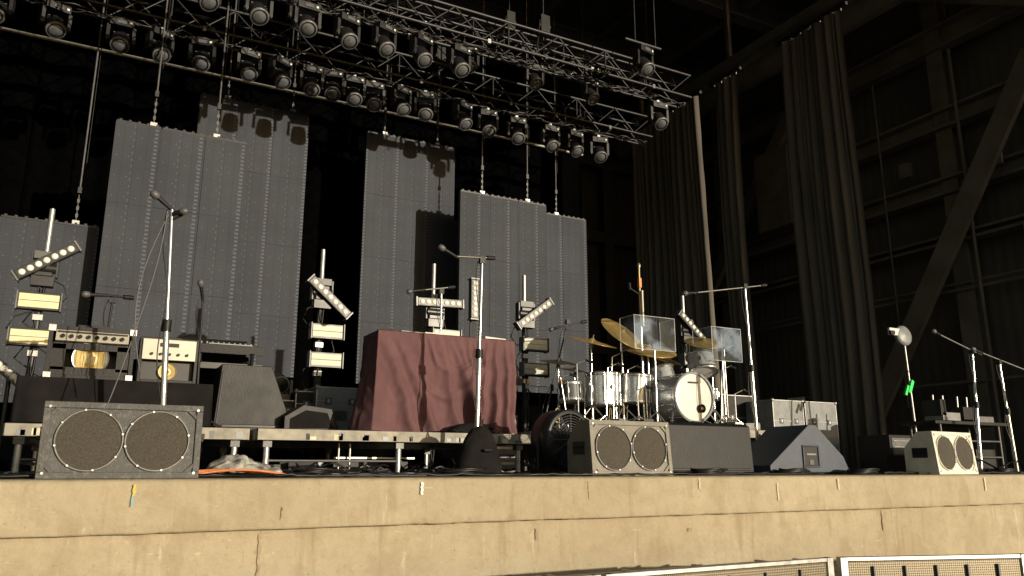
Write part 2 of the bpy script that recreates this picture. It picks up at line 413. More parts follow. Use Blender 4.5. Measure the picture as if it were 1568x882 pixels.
# ------------------------------------------------------------------ LED screens with chains
def screen(x0, x1, y, top, bottom=1.5, chains=(.27, .75)):
    g = G("hanging_led_screen")
    n = 3; w = (x1-x0)/n
    for i in range(n):
        z = top
        while z > bottom+.05:
            z2 = max(bottom, z-1.2)
            jx = random.uniform(-.002, .002)
            g.span((x0+i*w+.002+jx, y+random.uniform(-.004, .004), z2+.0015), (x0+(i+1)*w-.002+jx, y+.09, z-.0015), 'led')
            z = z2
    for i in range(n):
        g.span((x0+i*w+.01, y+.01, top+.004), (x0+(i+1)*w-.01, y+.08, top+.03), 'steel')
        for k in range(5): g.span((x0+i*w+w*(k+.35)/5, y+.02, top+.03), (x0+i*w+w*(k+.65)/5, y+.06, top+.055), 'steel')
    for c in chains:
        x = x0+(x1-x0)*c
        z = top+.06
        g.box((x, y+.045, z), (.09, .05, .05), 'alu')
        for k in range(7):
            g.box((x, y+.045, z+.05+k*.055), (.032, .01, .058) if k % 2 else (.01, .032, .058), 'motorgrey')
        g.box((x, y+.045, z+.48), (.05, .04, .09), 'steel')
        g.cyl((x, y+.045, z+.5), (x, y+.045, 9.9), .014, 'motorgrey', n=6)
        g.cyl((x+.04, y+.045, z+.9), (x+.04, y+.045, 9.9), .006, 'blackplastic', n=5)
    return g.build()
screen(-1.97, -.17, 12.2, 3.39, bottom=.9, chains=(.12, .83))
screen(-.125, 1.675, 11.7, 4.86)
screen(1.04, 2.84, 12.9, 6.08, chains=(.24, .84))
screen(4.0, 5.8, 13.3, 6.2, chains=(.2, .8))
screen(5.44, 7.23, 12.2, 4.92, chains=(.25, .78))
screen(7.06, 8.86, 13.3, 5.19, chains=(.6,))

# ------------------------------------------------------------------ trusses
def truss(x0, x1, y, z, s=.42, name="lighting_truss"):
    g = G(name)
    cs = [(y-s/2, z-s/2), (y+s/2, z-s/2), (y+s/2, z+s/2), (y-s/2, z+s/2)]
    for (a, b) in cs: g.cyl((x0, a, b), (x1, a, b), .025, 'steel', n=8)
    n = int((x1-x0)/.45); st = (x1-x0)/n
    for i in range(n):
        xa = x0+i*st; xb = xa+st
        for k in range(4):
            p, q = cs[k], cs[(k+1) % 4]
            if i % 2: p, q = q, p
            g.cyl((xa, *p), (xb, *q), .012, 'steel', n=6)
            if i % 4 == 0: g.cyl((xa, *cs[k]), (xa, *cs[(k+1) % 4]), .014, 'steel', n=6)
    for k in range(3):
        pts = [(x0+(x1-x0)*t/80, y+random.uniform(-.1, .1)+.05*nz1(t*.2, k), z-s/2-.02-.07*abs(math.sin(t*.39+k))+.02*nz1(t, k)) for t in range(81)]
        g.tube(pts, .012, 'blackplastic', n=5)
    for k in range(34):
        x = random.uniform(x0, x1); g.box((x, y+random.choice((-1, 1))*s/2, z-s/2+random.uniform(-.02, .02)), (.05, .05, .07), random.choice(('steel', 'alu', 'motorgrey', 'lampgrey')))
    for x in [x0+.6+i*3.1 for i in range(int((x1-x0)/3.1)+1)]:
        if x < x1:
            g.cyl((x, y, z+s/2), (x, y, 9.9), .012, 'steel', n=6); g.box((x, y, z+s/2+.25), (.16, .16, .36), 'black'); g.cyl((x-.1, y, z+s/2+.25), (x+.1, y, z+s/2+.25), .07, 'black')
            g.tube([(x-.12, y-.1, z+s/2+.3), (x-.2, y-.15, z), (x-.15, y-.15, z-.35), (x-.05, y-.1, z-.2), (x, y, z+.1)], .012, 'blackplastic')
    return g.build()
truss(-4, 8.8, 10.0, 6.68, .42)
truss(-5, 9.5, 12.0, 6.86, .42)
truss(-4, 9.2, 11.2, 7.45, .36)

mh = G("moving_head_light")
mh.box((0, 0, -.02), (.05, .05, .08), 'alu')
mh.box((0, 0, -.10), (.30, .20, .10), 'lamp')
mh.box((0, -.105, -.10), (.12, .012, .05), 'lens')
mh.box((.11, -.105, -.10), (.03, .012, .03), 'ledlens')
for sx in (-1, 1):
    mh.prism([(sx*.14, -.14), (sx*.185, -.14), (sx*.185, -.36), (sx*.165, -.40), (sx*.145, -.36)], -.06, .06, 'lamp')
    mh.cyl((sx*.14, 0, -.34), (sx*.19, 0, -.34), .05, 'lamp', n=14)
ax = Vector((0, -.75, -1)).normalized()
mh.lathe(Vector((0, 0, -.34))-ax*.14, ax, [(.03, 0), (.09, .02), (.115, .07), (.12, .16), (.125, .24), (.125, .27), (.112, .28)], 'lamp', 20)
mh.lathe(Vector((0, 0, -.34))+ax*.13, ax, [(.126, 0), (.13, .012), (.118, .03), (.108, .03)], 'lampgrey', 20, caps=False)
mh.lathe(Vector((0, 0, -.34))+ax*.141, ax, [(.108, 0), (.09, .010)], 'lamp', 20)
mh.lathe(Vector((0, 0, -.34))+ax*.149, ax, [(.088, 0), (.07, .012), (.04, .022), (0.001, .026)], 'lens', 20)
for k in range(4): mh.box((0, .05, -.22-.03*k), (.2, .1, .008), 'lampgrey')
mhm = mh.mesh()
for i, x in enumerate([-1.75, -1.05, -.2, .33, .94, 1.62, 2.12, 2.63, 2.99, 3.34, 3.69, 4.18, 4.63, 5.36, 5.88, 6.48, 7.2, 7.76, 8.33]):
    o = place(mhm, "moving_head_light", (x, 12.0+random.uniform(-.03, .03), 6.60-.012*x+random.uniform(-.02, .02)), random.uniform(-.35, .6)); o.scale = (1.05,)*3
for x in [.1, .76, 1.42, 2.08, 2.65, 3.20, 3.78, 4.40, 8.21]:
    o = place(mhm, "moving_head_light", (x, 10.0, 6.44-.012*x+random.uniform(-.02, .02)), random.uniform(-.3, .5))
for (x, y, z) in [(7.14, 9.0, 6.62), (5.1, 11.2, 7.2), (6.4, 11.2, 7.2), (7.6, 11.2, 7.2), (2.2, 11.2, 7.2), (3.6, 11.2, 7.2)]:
    place(mhm, "moving_head_light", (x, y, z), random.uniform(-.3, .5))
g = G("lighting_pipe")
g.cyl((6.8, 9.0, 6.66), (7.5, 9.0, 6.66), .025, 'steel'); g.cyl((7.0, 9.0, 6.65), (7.0, 9.0, 9.9), .010, 'steel'); g.cyl((7.4, 9, 6.65), (7.4, 9, 9.9), .010, 'steel')
g.build()

# ------------------------------------------------------------------ risers
def riser(x0, x1, y0, y1, top, name="stage_riser"):
    g = G(name)
    g.span((x0, y0, top-.025), (x1, y1, top), 'decktop')
    g.span((x0, y0-.012, top-.09), (x1, y0+.03, top-.004), 'deckedge')
    g.span((x0-.012, y0+.03, top-.09), (x0+.03, y1, top-.004), 'deckedge')
    g.span((x1-.03, y0+.03, top-.09), (x1+.012, y1, top-.004), 'deckedge')
    g.span((x0, y1-.04, top-.09), (x1, y1-.002, top-.026), 'deckedge')
    for x in (x0+.09, (x0+x1)/2-.03, x1-.09):
        for y in (y0+.08, y1-.08):
            g.cyl((x, y, 0), (x, y, top-.09), .024, 'alu'); g.cyl((x, y, 0), (x, y, .03), .04, 'blackplastic')
            g.box((x, y, top-.12), (.07, .07, .05), 'motorgrey')
    g.cyl((x0+.09, y0+.08, .12), ((x0+x1)/2, y0+.08, .12), .010, 'motorgrey', n=8)
    g.cyl((x0+.09, y0+.08, .10), (x0+.09, y1-.08, .10), .014, 'alu', n=8)
    for k in range(26):
        x = random.uniform(x0+.02, x1-.1); g.span((x, y0-.0145, top-.085), (x+random.uniform(.01, .08), y0-.0125, top-random.uniform(.02, .06)), random.choice(('black', 'deckedge', 'casegrey', 'motorgrey', 'scuff')))
    return g.build(bevel=.003)
riser(1.18, 3.65, 6.5, 8.94, .37)
riser(-.52, 1.12, 6.55, 8.99, .37)
riser(4.7, 7.62, 6.9, 9.34, .50, "drum_riser")

# ------------------------------------------------------------------ twin-speaker front-fill cabinets
def cabinet(x, y, body, rotz=0.0, w=.82, rim='rim'):
    g = G("twin_speaker_cabinet")
    h, d = .43, .33
    tilt = .035
    poly = [(0, 0), (tilt, h), (d*.55, h), (d, h*.62), (d, 0)]
    g.prism(poly, -w/2, w/2, body, 'x')
    n = Vector((0, -h, tilt)).normalized(); up = Vector((0, tilt, h)).normalized()
    def F(u, v, e): return Vector((u, 0, 0))+up*v+n*e
    R = Matrix((Vector((1, 0, 0)), -n, up)).transposed()
    for (cu, cv, du, dv) in ((0, h-.018, w, .036), (0, .018, w, .036), (-w/2+.018, h/2, .036, h-.074), (w/2-.018, h/2, .036, h-.074)):
        g.box(F(cu, cv, .008), (du, .014, dv), body, R)
    for sx in (-1, 1):
        for vz, a in ((.055, 1), (h-.055, -1)):
            g.box(F(sx*(w/2-.055), vz, .006), (.075, .012, .02), body, R @ RY(-a*sx*rad(45)))
    for sx in (-1, 1):
        c = F(sx*.178, h/2, .0)
        g.lathe(c, n, [(.176, .001), (.178, .014), (.172, .019), (.167, .016), (.166, .004)], rim, 48, caps=False)
        g.lathe(c, n, [(.167, .006), (.12, .012), (.06, .016), (0.001, .017)], 'grille', 48, caps=False)
        for k in range(8):
            th = k*math.pi/4+.2; g.cyl(F(sx*.178+.172*math.cos(th), h/2+.172*math.sin(th), .016), F(sx*.178+.172*math.cos(th), h/2+.172*math.sin(th), .023), .006, 'alu', n=8)
    for sx in (-1, 1):
        for vz in (.03, h-.03): g.cyl(F(sx*(w/2-.03), vz, .014), F(sx*(w/2-.03), vz, .02), .008, 'alu', n=8)
    for sx in (-1, 1):
        g.box((sx*(w/2+.002), d*.5, h*.5), (.008, .16, .1), 'blackplastic'); g.box((sx*(w/2+.014), d*.5, h*.53), (.02, .13, .022), 'black')
    return g.build(bevel=.006, loc=(x, y, 0.0), rotz=rotz)
cabinet(.185, 5.13, 'cabpaint', w=.84)
cabinet(3.82, 5.15, 'cabmid', rotz=rad(2), w=.80)
cabinet(7.93, 5.15, 'cabsunlit', rotz=rad(6), w=.77, rim='white')

# ------------------------------------------------------------------ wedges
g = G("black_floor_wedge")
g.prism([(5.85, 0), (5.875, .46), (5.93, .49), (6.3, .47), (6.45, .22), (6.45, 0)], 4.72, 5.80, 'black', 'x')
g.box((5.80+.004, 6.15, .25), (.01, .2, .09), 'blackplastic'); g.box((4.72-.004, 6.15, .25), (.01, .2, .09), 'blackplastic')
g.box((5.26, 5.852, .05), (1.0, .014, .02), 'blackplastic')
g.build(bevel=.01)
g = G("triangular_stage_monitor")
g.prism([(-.56, .02), (-.56, .09), (.02, .50), (.12, .50), (.50, .18), (.56, .06), (.56, .02)], -.25, .30, 'bluegrey', 'y')
g.box((.01, -.252, .18), (.20, .012, .20), 'blackplastic'); g.box((.01, -.262, .285), (.24, .012, .016), 'bluegrey'); g.box((.01, -.262, .075), (.24, .012, .016), 'bluegrey')
for sx in (-.10, .12): g.box((sx, -.262, .18), (.016, .012, .19), 'bluegrey')
g.box((.01, -.26, .20), (.14, .012, .02), 'casegrey'); g.box((.01, -.26, .12), (.06, .012, .06), 'motorgrey')
for sx in (-.5, .5): g.box((sx, 0, .01), (.05, .4, .02), 'blackplastic')
g.build(bevel=.008, loc=(6.53, 6.05, 0))
g = G("black_riser_monitor")
g.prism([(.96, .37), (1.0, .98), (1.44, .98), (1.66, .42), (1.66, .37)], 7.45, 8.1, 'black', 'y')
g.box((1.28, 7.446, .43), (.5, .012, .03), 'blackplastic'); g.box((1.0, 7.446, .66), (.012, .012, .5), 'motorgrey', RY(.06))
g.box((1.2, 7.8, .986), (.16, .04, .02), 'blackplastic')
g.build(bevel=.012)
g = G("low_floor_wedge")
g.prism([(1.55, .37), (1.55, .52), (1.72, .63), (1.98, .60), (2.06, .40), (2.06, .37)], 7.3, 7.85, 'black', 'y')
g.prism([(1.60, .41), (1.60, .50), (1.74, .58), (1.94, .56), (2.0, .42)], 7.292, 7.302, 'tabledrape', 'y')
g.build(bevel=.01)

# ------------------------------------------------------------------ road cases
def case(x0, x1, y0, y1, z0, z1, panel='casegrey', name="road_case"):
    g = G(name)
    g.span((x0, y0, z0), (x1, y1, z1), panel)
    e = .014
    for z in (z0, z1):
        for y in (y0, y1): g.box(((x0+x1)/2, y, z), (x1-x0+.01, e, e), 'alu')
        for x in (x0, x1): g.box((x, (y0+y1)/2, z), (e, y1-y0, e), 'alu')
    for x in (x0, x1):
        for y in (y0, y1): g.box((x, y, (z0+z1)/2), (e, e, z1-z0), 'alu')
    for x in (x0, x1):
        for y in (y0, y1):
            for z in (z0, z1): g.lathe((x, y, z-.025), (0, 0, 1), [(.005, 0), (.020, .008), (.024, .025), (.020, .042), (.005, .05)], 'alu', 10)
    zl = z0+(z1-z0)*.68
    g.box(((x0+x1)/2, y0-.004, zl), (x1-x0, .008, .010), 'alu')
    for t in (.25, .75):
        g.box((x0+(x1-x0)*t, y0-.006, zl), (.07, .008, .07), 'motorgrey'); g.box((x0+(x1-x0)*t, y0-.012, zl), (.025, .010, .04), 'alu')
    g.box(((x0+x1)/2, y0-.006, z0+(z1-z0)*.35), (.16, .01, .1), 'motorgrey')
    for t in (.12, .88):
        for y in (y0+.08, y1-.08): g.cyl((x0+(x1-x0)*t-.02, y, z0-.04), (x0+(x1-x0)*t+.02, y, z0-.04), .035, 'blackplastic')
    return g.build(bevel=.003)
case(8.15, 8.72, 7.8, 8.5, .10, .97)
case(8.76, 9.38, 7.8, 8.5, .10, .97)
case(7.72, 8.35, 8.3, 8.8, .10, 1.06, 'black')
case(2.08, 2.59, 8.3, 8.8, .45, .90)
case(1.9, 2.35, 8.45, 8.9, .45, .86, 'black')
case(1.5, 1.95, 8.5, 8.9, .43, .76, 'black')

# ------------------------------------------------------------------ draped case with amps
g = G("black_draped_case")
g.span((-.48, 6.70, .37), (.82, 7.38, .70), 'black')
def dc(u, v):
    P = [(-.5, 7.4), (-.5, 6.66), (.84, 6.66), (.84, 7.4)]
    s = u*3; k = min(2, int(s)); t = s-k
    x = P[k][0]+(P[k+1][0]-P[k][0])*t; y = P[k][1]+(P[k+1][1]-P[k][1])*t
    d = .02*v*math.sin(u*70+3*nz1(u*9))
    return (x+(d if k != 1 else 0)*(1 if k == 2 else -1), y-(.03*v+d if k == 1 else 0), .712-.33*v)
g.grid(dc, 180, 6, 'tabledrape')
g.add([(-.5, 6.66, .712), (.84, 6.66, .712), (.84, 7.4, .712), (-.5, 7.4, .712)], [(0, 1, 2, 3)], 'tabledrape')
g.build()

g = G("guitar_combo_amplifier")
x0, x1, y0, y1, z0, z1 = -.345, .25, 6.78, 7.05, .72, 1.12
g.span((x0, y0+.02, z0), (x0+.03, y1, z1), 'black'); g.span((x1-.03, y0+.02, z0), (x1, y1, z1), 'black')
g.span((x0+.03, y0+.02, z1-.03), (x1-.03, y1, z1), 'black'); g.span((x0+.03, y0+.02, z0), (x1-.03, y1, z0+.03), 'black')
g.span((x0+.03, y1-.04, z0+.03), (x1-.03, y1-.02, z1-.03), 'blackplastic')
g.box((0-.047, y0+.035, z1-.075), (.50, .03, .085), 'amppanel', RX(rad(-12)))
for k in range(8): g.cyl((-.25+k*.058, y0+.02, z1-.075), (-.25+k*.058, y0-.005, z1-.08), .015, 'black', n=10)
g.box((-.047, y0+.016, z1-.045), (.48, .006, .012), 'black')
g.box((-.047, y0+.045, z1-.15), (.53, .02, .05), 'black')
g.box((-.047, y0+.045, z0+.06), (.53, .02, .06), 'black')
for sx in (-.27, .18): g.box((sx, y0+.045, .885), (.10, .02, .20), 'black')
g.lathe((-.05, y0+.05, .885), (0, 1, 0), [(.125, -.012), (.132, 0), (.120, .0), (.112, .004)], 'alu', 32, caps=False)
g.lathe((-.05, y0+.054, .885), (0, 1, 0), [(.112, 0), (.07, .03), (.045, .045)], 'cone', 32, caps=False)
g.lathe((-.05, y0+.10, .885), (0, -1, 0), [(.05, 0), (.04, .02), (.001, .03)], 'cream', 24)
for k in range(5): g.box((-.047-.10+.05*k, y0+.033, .885), (.003, .004, .24), 'black')
g.box((-.047, (y0+y1)/2, z1+.02), (.22, .03, .02), 'black')
for sx in (x0+.02, x1-.02):
    for zz in (z0+.02, z1-.02): g.box((sx, y0+.03, zz), (.05, .04, .05), 'alu')
g.build(bevel=.005)

g = G("small_combo_amplifier")
x0, x1 = .285, .72
g.span((x0, y0+.02, .72), (x0+.025, y1, 1.08), 'black'); g.span((x1-.025, y0+.02, .72), (x1, y1, 1.08), 'black')
g.span((x0+.025, y0+.02, 1.055), (x1-.025, y1, 1.08), 'black'); g.span((x0+.025, y0+.02, .72), (x1-.025, y1, .745), 'black')
g.span((x0+.025, y0+.09, .745), (x1-.025, y0+.11, 1.055), 'blackplastic')
g.span((x0+.02, y0, .90), (x1-.02, y0+.018, 1.065), 'amppanel')
for k in range(5): g.cyl((x0+.09+k*.065, y0, .945), (x0+.09+k*.065, y0-.02, .945), .011, 'black', n=10)
g.box((.5, y0-.004, 1.02), (.14, .006, .03), 'black')
g.lathe(((x0+x1)/2, y0+.06, .815), (0, 1, 0), [(.065, -.01), (.07, .0), (.06, .0), (.03, .025), (.015, .02)], 'cone', 28, caps=False)
g.box(((x0+x1)/2, y0+.15, 1.095), (.18, .025, .02), 'black')
g.build(bevel=.005)

g = G("stage_keyboard")
g.box((1.02, 7.85, 1.17), (.78, .26, .085), 'black', RX(rad(8)))
g.box((1.02, 7.735, 1.165), (.74, .03, .014), 'casegrey'); g.box((1.1, 7.72, 1.20), (.4, .006, .012), 'casegrey')
for k in range(12): g.cyl((.75+k*.05, 7.85, 1.215), (.75+k*.05, 7.85, 1.235), .009, 'casegrey', n=8)
g.box((1.02, 7.9, 1.0), (.78, .26, .06), 'blackplastic')
g.box((1.0, 8.15, .85), (.62, .06, .9), 'tabledrape')
for sy in (-1, 1):
    g.cyl((.8, 7.85-.15*sy, .37), (.8, 7.85+.15*sy, 1.12), .016, 'black'); g.cyl((1.3, 7.85-.15*sy, .37), (1.3, 7.85+.15*sy, 1.12), .016, 'black')
g.cyl((.8, 7.85, .75), (1.3, 7.85, .75), .014, 'black')
g.build(bevel=.004)

# ------------------------------------------------------------------ maroon table
g = G("draped_table")
X0, X1, Y0, Y1, ZT, ZB = 2.24, 3.64, 6.8, 7.22, 1.29, .385
g.span((X0+.02, Y0+.03, .37), (X1-.02, Y1-.02, ZT-.02), 'black')
lens = [Y1-Y0, X1-X0, Y1-Y0]; tot = sum(lens); A0 = lens[0]
ridges = [(A0+.05, .30, .05, .075), (A0+.17, .38, .04, .05), (A0+.40, .12, .045, .035), (A0+.58, .22, .035, .05), (A0+.70, .30, .03, .04), (A0+.80, .16, .035, .075), (A0+.90, .02, .025, .07),
          (A0+1.02, -.10, .03, .06), (A0+1.11, -.10, .022, .055), (A0+1.20, -.04, .025, .08), (A0+1.30, .0, .02, .06), (A0+1.37, .0, .02, .05), (.2, 0, .05, .04), (A0+1.55, 0, .05, .05), (A0+1.7, 0, .04, .05)]
def tc(u, v):
    s = u*tot
    if s < lens[0]: t = s/lens[0]; p = (X0, Y1-(Y1-Y0)*t); nrm = (-1, 0)
    elif s < lens[0]+lens[1]: t = (s-lens[0])/lens[1]; p = (X0+(X1-X0)*t, Y0); nrm = (0, -1)
    else: t = (s-lens[0]-lens[1])/lens[2]; p = (X1, Y0+(Y1-Y0)*t); nrm = (1, 0)
    for c0, na, nb in ((lens[0], (-1, 0), (0, -1)), (lens[0]+lens[1], (0, -1), (1, 0))):
        d = (s-c0)/.09
        if abs(d) < 1:
            k = (d+1)/2; nrm = (na[0]*(1-k)+nb[0]*k, na[1]*(1-k)+nb[1]*k)
    off = .012
    vv = v**.7
    ws = s+.03*nz1(s*3, v*4, 2)
    for (c, sl, w, a) in ridges:
        off += 1.15*a*vv*math.exp(-((ws-c-sl*v)/(w*(1+.5*v)))**2)
    off += .13*v**1.3*math.exp(-((s-A0*.6)/.24)**2)
    for (cs_, zc, R_, a, w_) in ((A0+.74, .05, .36, .034, .028), (A0+.66, -.02, .66, .032, .040), (A0+.80, .12, .20, .020, .02)):
        rr = math.hypot((s-cs_)*1.5, (v-zc))
        fade = .35+.65*max(0, min(1, .5+1.6*nz1(s*4, v*3, 9)))
        off += a*fade*math.exp(-((rr-R_-.07*nz1(s*4, v*3))/w_)**2)*min(1, v*4)
    off += .018*nz1(s*6, v*4)*v+.006*nz1(s*20, v*14)
    hem = ZB+.010*math.sin(s*7)
    z = ZT-(ZT-hem)*v
    return (p[0]+nrm[0]*off, p[1]+nrm[1]*off, z)
g.grid(tc, 460, 70, 'maroon')
def tt(u, v):
    x = X0-.012+(X1-X0+.024)*u; y = Y0-.012+(Y1-Y0+.024)*v
    e = min(u, 1-u, v*.5, (1-v)*.5)
    return (x, y, ZT+min(.012, e*.4)+.007*nz1(x*5, y*5))
g.grid(tt, 60, 30, 'maroon')
g.build()

g = G("table_top_items")
g.box((3.45, 6.95, 1.314), (.26, .18, .02), 'white', RZ(.2)); g.box((3.3, 7.05, 1.315), (.2, .16, .03), 'deckedge', RZ(-.3))
g.box((2.6, 7.0, 1.315), (.25, .18, .02), 'deckedge', RZ(.15)); g.box((3.05, 7.08, 1.32), (.2, .1, .03), 'black')
g.box((2.92, 7.12, 1.34), (.22, .04, .05), 'cream2')
g.build(bevel=.003)

g = G("black_cloth_bundle")
g.grid(lambda u, v: (2.86+.52*u, 6.54+.18*v, .374+.095*max(0, math.sin(math.pi*u))**.7*max(0, math.sin(math.pi*v))**.6+.02*abs(nz1(u*8, v*5))), 40, 16, 'tabledrape')
g.build()

# ------------------------------------------------------------------ light totems
def ledbar(g, c, L, ang, yoke=True):
    R = RY(-ang); c = Vector(c)
    g.box(c, (L, .09, .10), 'lamp', R)
    g.box(c+Vector((0, -.047, 0)), (L*.98, .006, .085), 'lamp', R)
    n = 7
    for k in range(n):
        p = c+R @ Vector(((k-(n-1)/2)*L*.94/n, -.05, 0)); g.lathe(p, (0, -1, 0), [(.032, 0), (.030, .008), (.02, .014), (.001, .016)], 'ledlens', 14)
    for sx in (-1, 1): g.box(c+R @ Vector((sx*(L/2+.012), 0, 0)), (.02, .11, .12), 'lampgrey', R)
def totem(x, bc, ang, panels, pm, zbar, ptop=2.6, base=0.0):
    g = G("light_totem")
    y = 9.0
    g.cyl((x, y, base), (x, y, ptop), .026, 'alu')
    g.cyl((x, y, base), (x, y, 1.9), .034, 'steel')
    g.box((x, y, base+.02), (.55, .55, .03), 'black')
    g.box((x, y-.02, zbar), (.15, .13, .16), 'lamp'); g.box((x, y-.04, zbar+.13), (.20, .10, .08), 'motorgrey')
    g.box((x, y-.05, zbar-.14), (.20, .12, .10), 'lamp')
    g.cyl((x-.11, y-.06, zbar), (x+.11, y-.06, zbar), .05, 'lamp')
    for sx in (-1, 1): g.box((x+sx*.115, y-.03, zbar+.03), (.02, .10, .24), 'lamp')
    ledbar(g, (bc[0], y-.12, bc[1]), .60, ang)
    for (px, pz) in panels:
        g.box((px, y-.08, pz), (.38, .10, .17), 'lamp'); g.box((px, y-.134, pz), (.345, .008, .135), pm)
        for sx in (-1, 1): g.box((px+sx*.19, y-.09, pz), (.012, .13, .19), 'lampgrey')
        g.box((px, y-.14, pz), (.36, .006, .006), 'lampgrey')
        g.box((x, y-.02, pz-.15), (.09, .08, .06), 'alu')
        g.tube([(px-.05, y-.02, pz-.08), (px-.12, y-.0, pz-.2), (px+.02, y+.02, pz-.3), (x+.04, y, pz-.42)], .01, 'blackplastic')
    for k in range(3):
        g.tube([(x+.03*math.sin(k*2+t*.8), y-.045+.02*math.cos(t+k), 2.2-t*.15) for t in range(15)], .009, 'blackplastic', n=5)
        s = random.uniform(.12, .26)*random.choice((-1, 1)); zc = 1.1+.35*k
        g.tube([(x, y-.04, zc+.15), (x+s*.8, y-.06, zc+.06), (x+s, y-.06, zc-.06), (x+s*.6, y-.05, zc-.17), (x, y-.04, zc-.12)], .008, 'blackplastic', n=5)
    return g.build(bevel=.004)
totem(-.57, (-.55, 2.08), rad(36), [(-.57, 1.67), (-.60, 1.31)], 'cream', 2.02, 2.66)
totem(2.24, (2.31, 2.0), rad(-41), [(2.31, 1.60), (2.31, 1.27)], 'cream2', 2.06)
totem(3.66, (3.69, 2.07), rad(2), [(3.80, 1.66)], 'cream2', 1.96)
totem(4.97, (5.05, 2.06), rad(37), [(5.07, 1.65), (5.07, 1.32)], 'cream2', 2.06)
totem(7.70, (7.74, 2.1), rad(-41), [(7.75, 1.62)], 'cream2', 2.06)
g = G("vertical_led_light_bar")
ledbar(g, (4.15, 8.85, 2.16), .5, rad(90)); g.cyl((4.15, 8.93, 0), (4.15, 8.93, 2.3), .014, 'steel'); g.box((4.15, 8.93, .02), (.35, .35, .03), 'black')
g.build(bevel=.003)
def floor_spot(x, y, z, s=1.0, lean=0.0):
    g = G("floor_moving_head_light")
    g.box((0, 0, .05), (.30, .22, .10), 'lamp')
    for sx in (-1, 1): g.prism([(sx*.14, .10), (sx*.185, .10), (sx*.18, .30), (sx*.145, .30)], -.06, .06, 'lamp')
    ax = Vector((lean, -1, -.35)).normalized(); c = Vector((0, 0, .26))
    g.lathe(c-ax*.12, ax, [(.03, 0), (.10, .03), (.12, .12), (.12, .24)], 'lamp', 20)
    g.lathe(c+ax*.12, ax, [(.122, 0), (.125, .012), (.105, .02)], 'lampgrey', 20, caps=False)
    g.lathe(c+ax*.122, ax, [(.105, 0), (.05, .016), (.001, .02)], 'blackplastic', 20)
    o = g.build(bevel=.003, loc=(x, y, z)); o.scale = (s, s, s)
floor_spot(1.76, 8.7, .76, .8)
g = G("tilted_led_spot_bar"); ledbar(g, (-.72, 8.7, .93), .42, rad(-40)); g.cyl((-.72, 8.78, 0), (-.72, 8.78, .95), .02, 'steel'); g.box((-.72, 8.78, .02), (.4, .4, .03), 'black'); g.build(bevel=.003)

# ------------------------------------------------------------------ mic stands
def micstand(base, top, boom=None, mic_dir=(-1, -.2, .2), tripod=True, r=.014, m='chrome', counter=None):
    g = G("microphone_stand")
    b, t = Vector(base), Vector(top)
    mid = b.lerp(t, .55)
    g.cyl(b, mid, r*1.3, m); g.cyl(mid, t, r*.9, m)
    g.cyl(mid-Vector((0, 0, .04)), mid+Vector((0, 0, .04)), r*2.0, 'black')
    if tripod:
        for k in range(3):
            th = k*2*math.pi/3+.4; f = b+Vector((.3*math.cos(th), .3*math.sin(th), .015)); g.cyl(b+Vector((0, 0, .16)), f, .010, 'black', n=8)
            g.lathe(f-Vector((0, 0, .015)), (0, 0, 1), [(.014, 0), (.016, .02), (.01, .03)], 'blackplastic', 8)
    else:
        g.lathe(b, (0, 0, 1), [(.15, 0), (.15, .012), (.12, .025), (.03, .04), (.02, .06)], 'black', 28)
    end = t
    if boom:
        p, q = Vector(boom[0]), Vector(boom[1])
        g.cyl(p, q, .009, m, n=8); g.cyl(q, q+(q-p).normalized()*.08, .02, 'black')
        g.box(t, (.05, .04, .06), 'black'); end = p
    d = Vector(mic_dir).normalized()
    g.cyl(end-d*.03, end+d*.12, .012, 'black', r2=.017, n=10)
    g.lathe(end+d*.12, d, [(.02, 0), (.027, .015), (.029, .035), (.022, .055), (.001, .064)], 'motorgrey', 14)
    pts = []
    for i in range(26):
        f = i/25; p = t.lerp(b, f); pts.append(p+Vector((-.03-.02*math.sin(f*14), .02*math.cos(f*11), 0)))
    g.tube(pts, .004, 'blackplastic', n=5)
    return g.build()
micstand((.44, 5.72, 0), (.35, 5.72, 1.82), None, (-.8, -.2, .55), tripod=False, r=.015)
g = G("second_vocal_microphone")
g.cyl((.345, 5.72, 1.74), (.42, 5.70, 1.79), .010, 'black'); g.cyl((.36, 5.70, 1.785), (.41, 5.66, 1.80), .016, 'black'); g.lathe((.40, 5.665, 1.80), (1, -.5, .1), [(.018, 0), (.026, .02), (.02, .045), (.001, .055)], 'motorgrey', 12)
pts = [(.32+(-.30)*f**1.6, 5.70+.1*f, 1.80-1.55*f-.02*math.sin(f*9)) for f in [i/24 for i in range(25)]]
g.tube(pts, .0045, 'motorgrey', n=6)
pts = [(.33+(-.14)*math.sin(f*2.6), 5.71, 1.78-1.1*f) for f in [i/24 for i in range(25)]]
g.tube(pts, .004, 'motorgrey', n=6)
g.build()
micstand((2.90, 6.1, 0), (2.94, 6.1, 1.87), ((2.66, 6.05, 1.86), (2.99, 6.1, 1.90)), (-.9, -.1, .35), tripod=False, r=.016)
micstand((3.18, 7.55, .37), (3.16, 7.55, 1.90), ((2.93, 7.5, 1.88), (3.24, 7.55, 1.95)), (-.9, 0, -.2))
micstand((6.53, 6.5, 0), (6.49, 6.5, 2.10), ((5.75, 6.5, 1.95), (6.75, 6.5, 2.14)), (-1, 0, -.15), r=.016)
micstand((9.21, 5.7, 0), (9.34, 5.7, 1.45), ((8.75, 5.7, 1.60), (9.42, 5.7, 1.43)), (-1, -.2, .15), r=.016)
micstand((9.75, 5.6, 0), (9.69, 5.6, 1.32), ((9.38, 5.62, 1.42), (10.25, 5.6, 1.25)), (-1, 0, .2), r=.016)
micstand((.02, 7.25, .37), (.06, 7.25, 1.44), ((.0, 7.2, 1.46), (.14, 7.25, 1.47)), (-.9, -.3, -.1), r=.010, m='black')
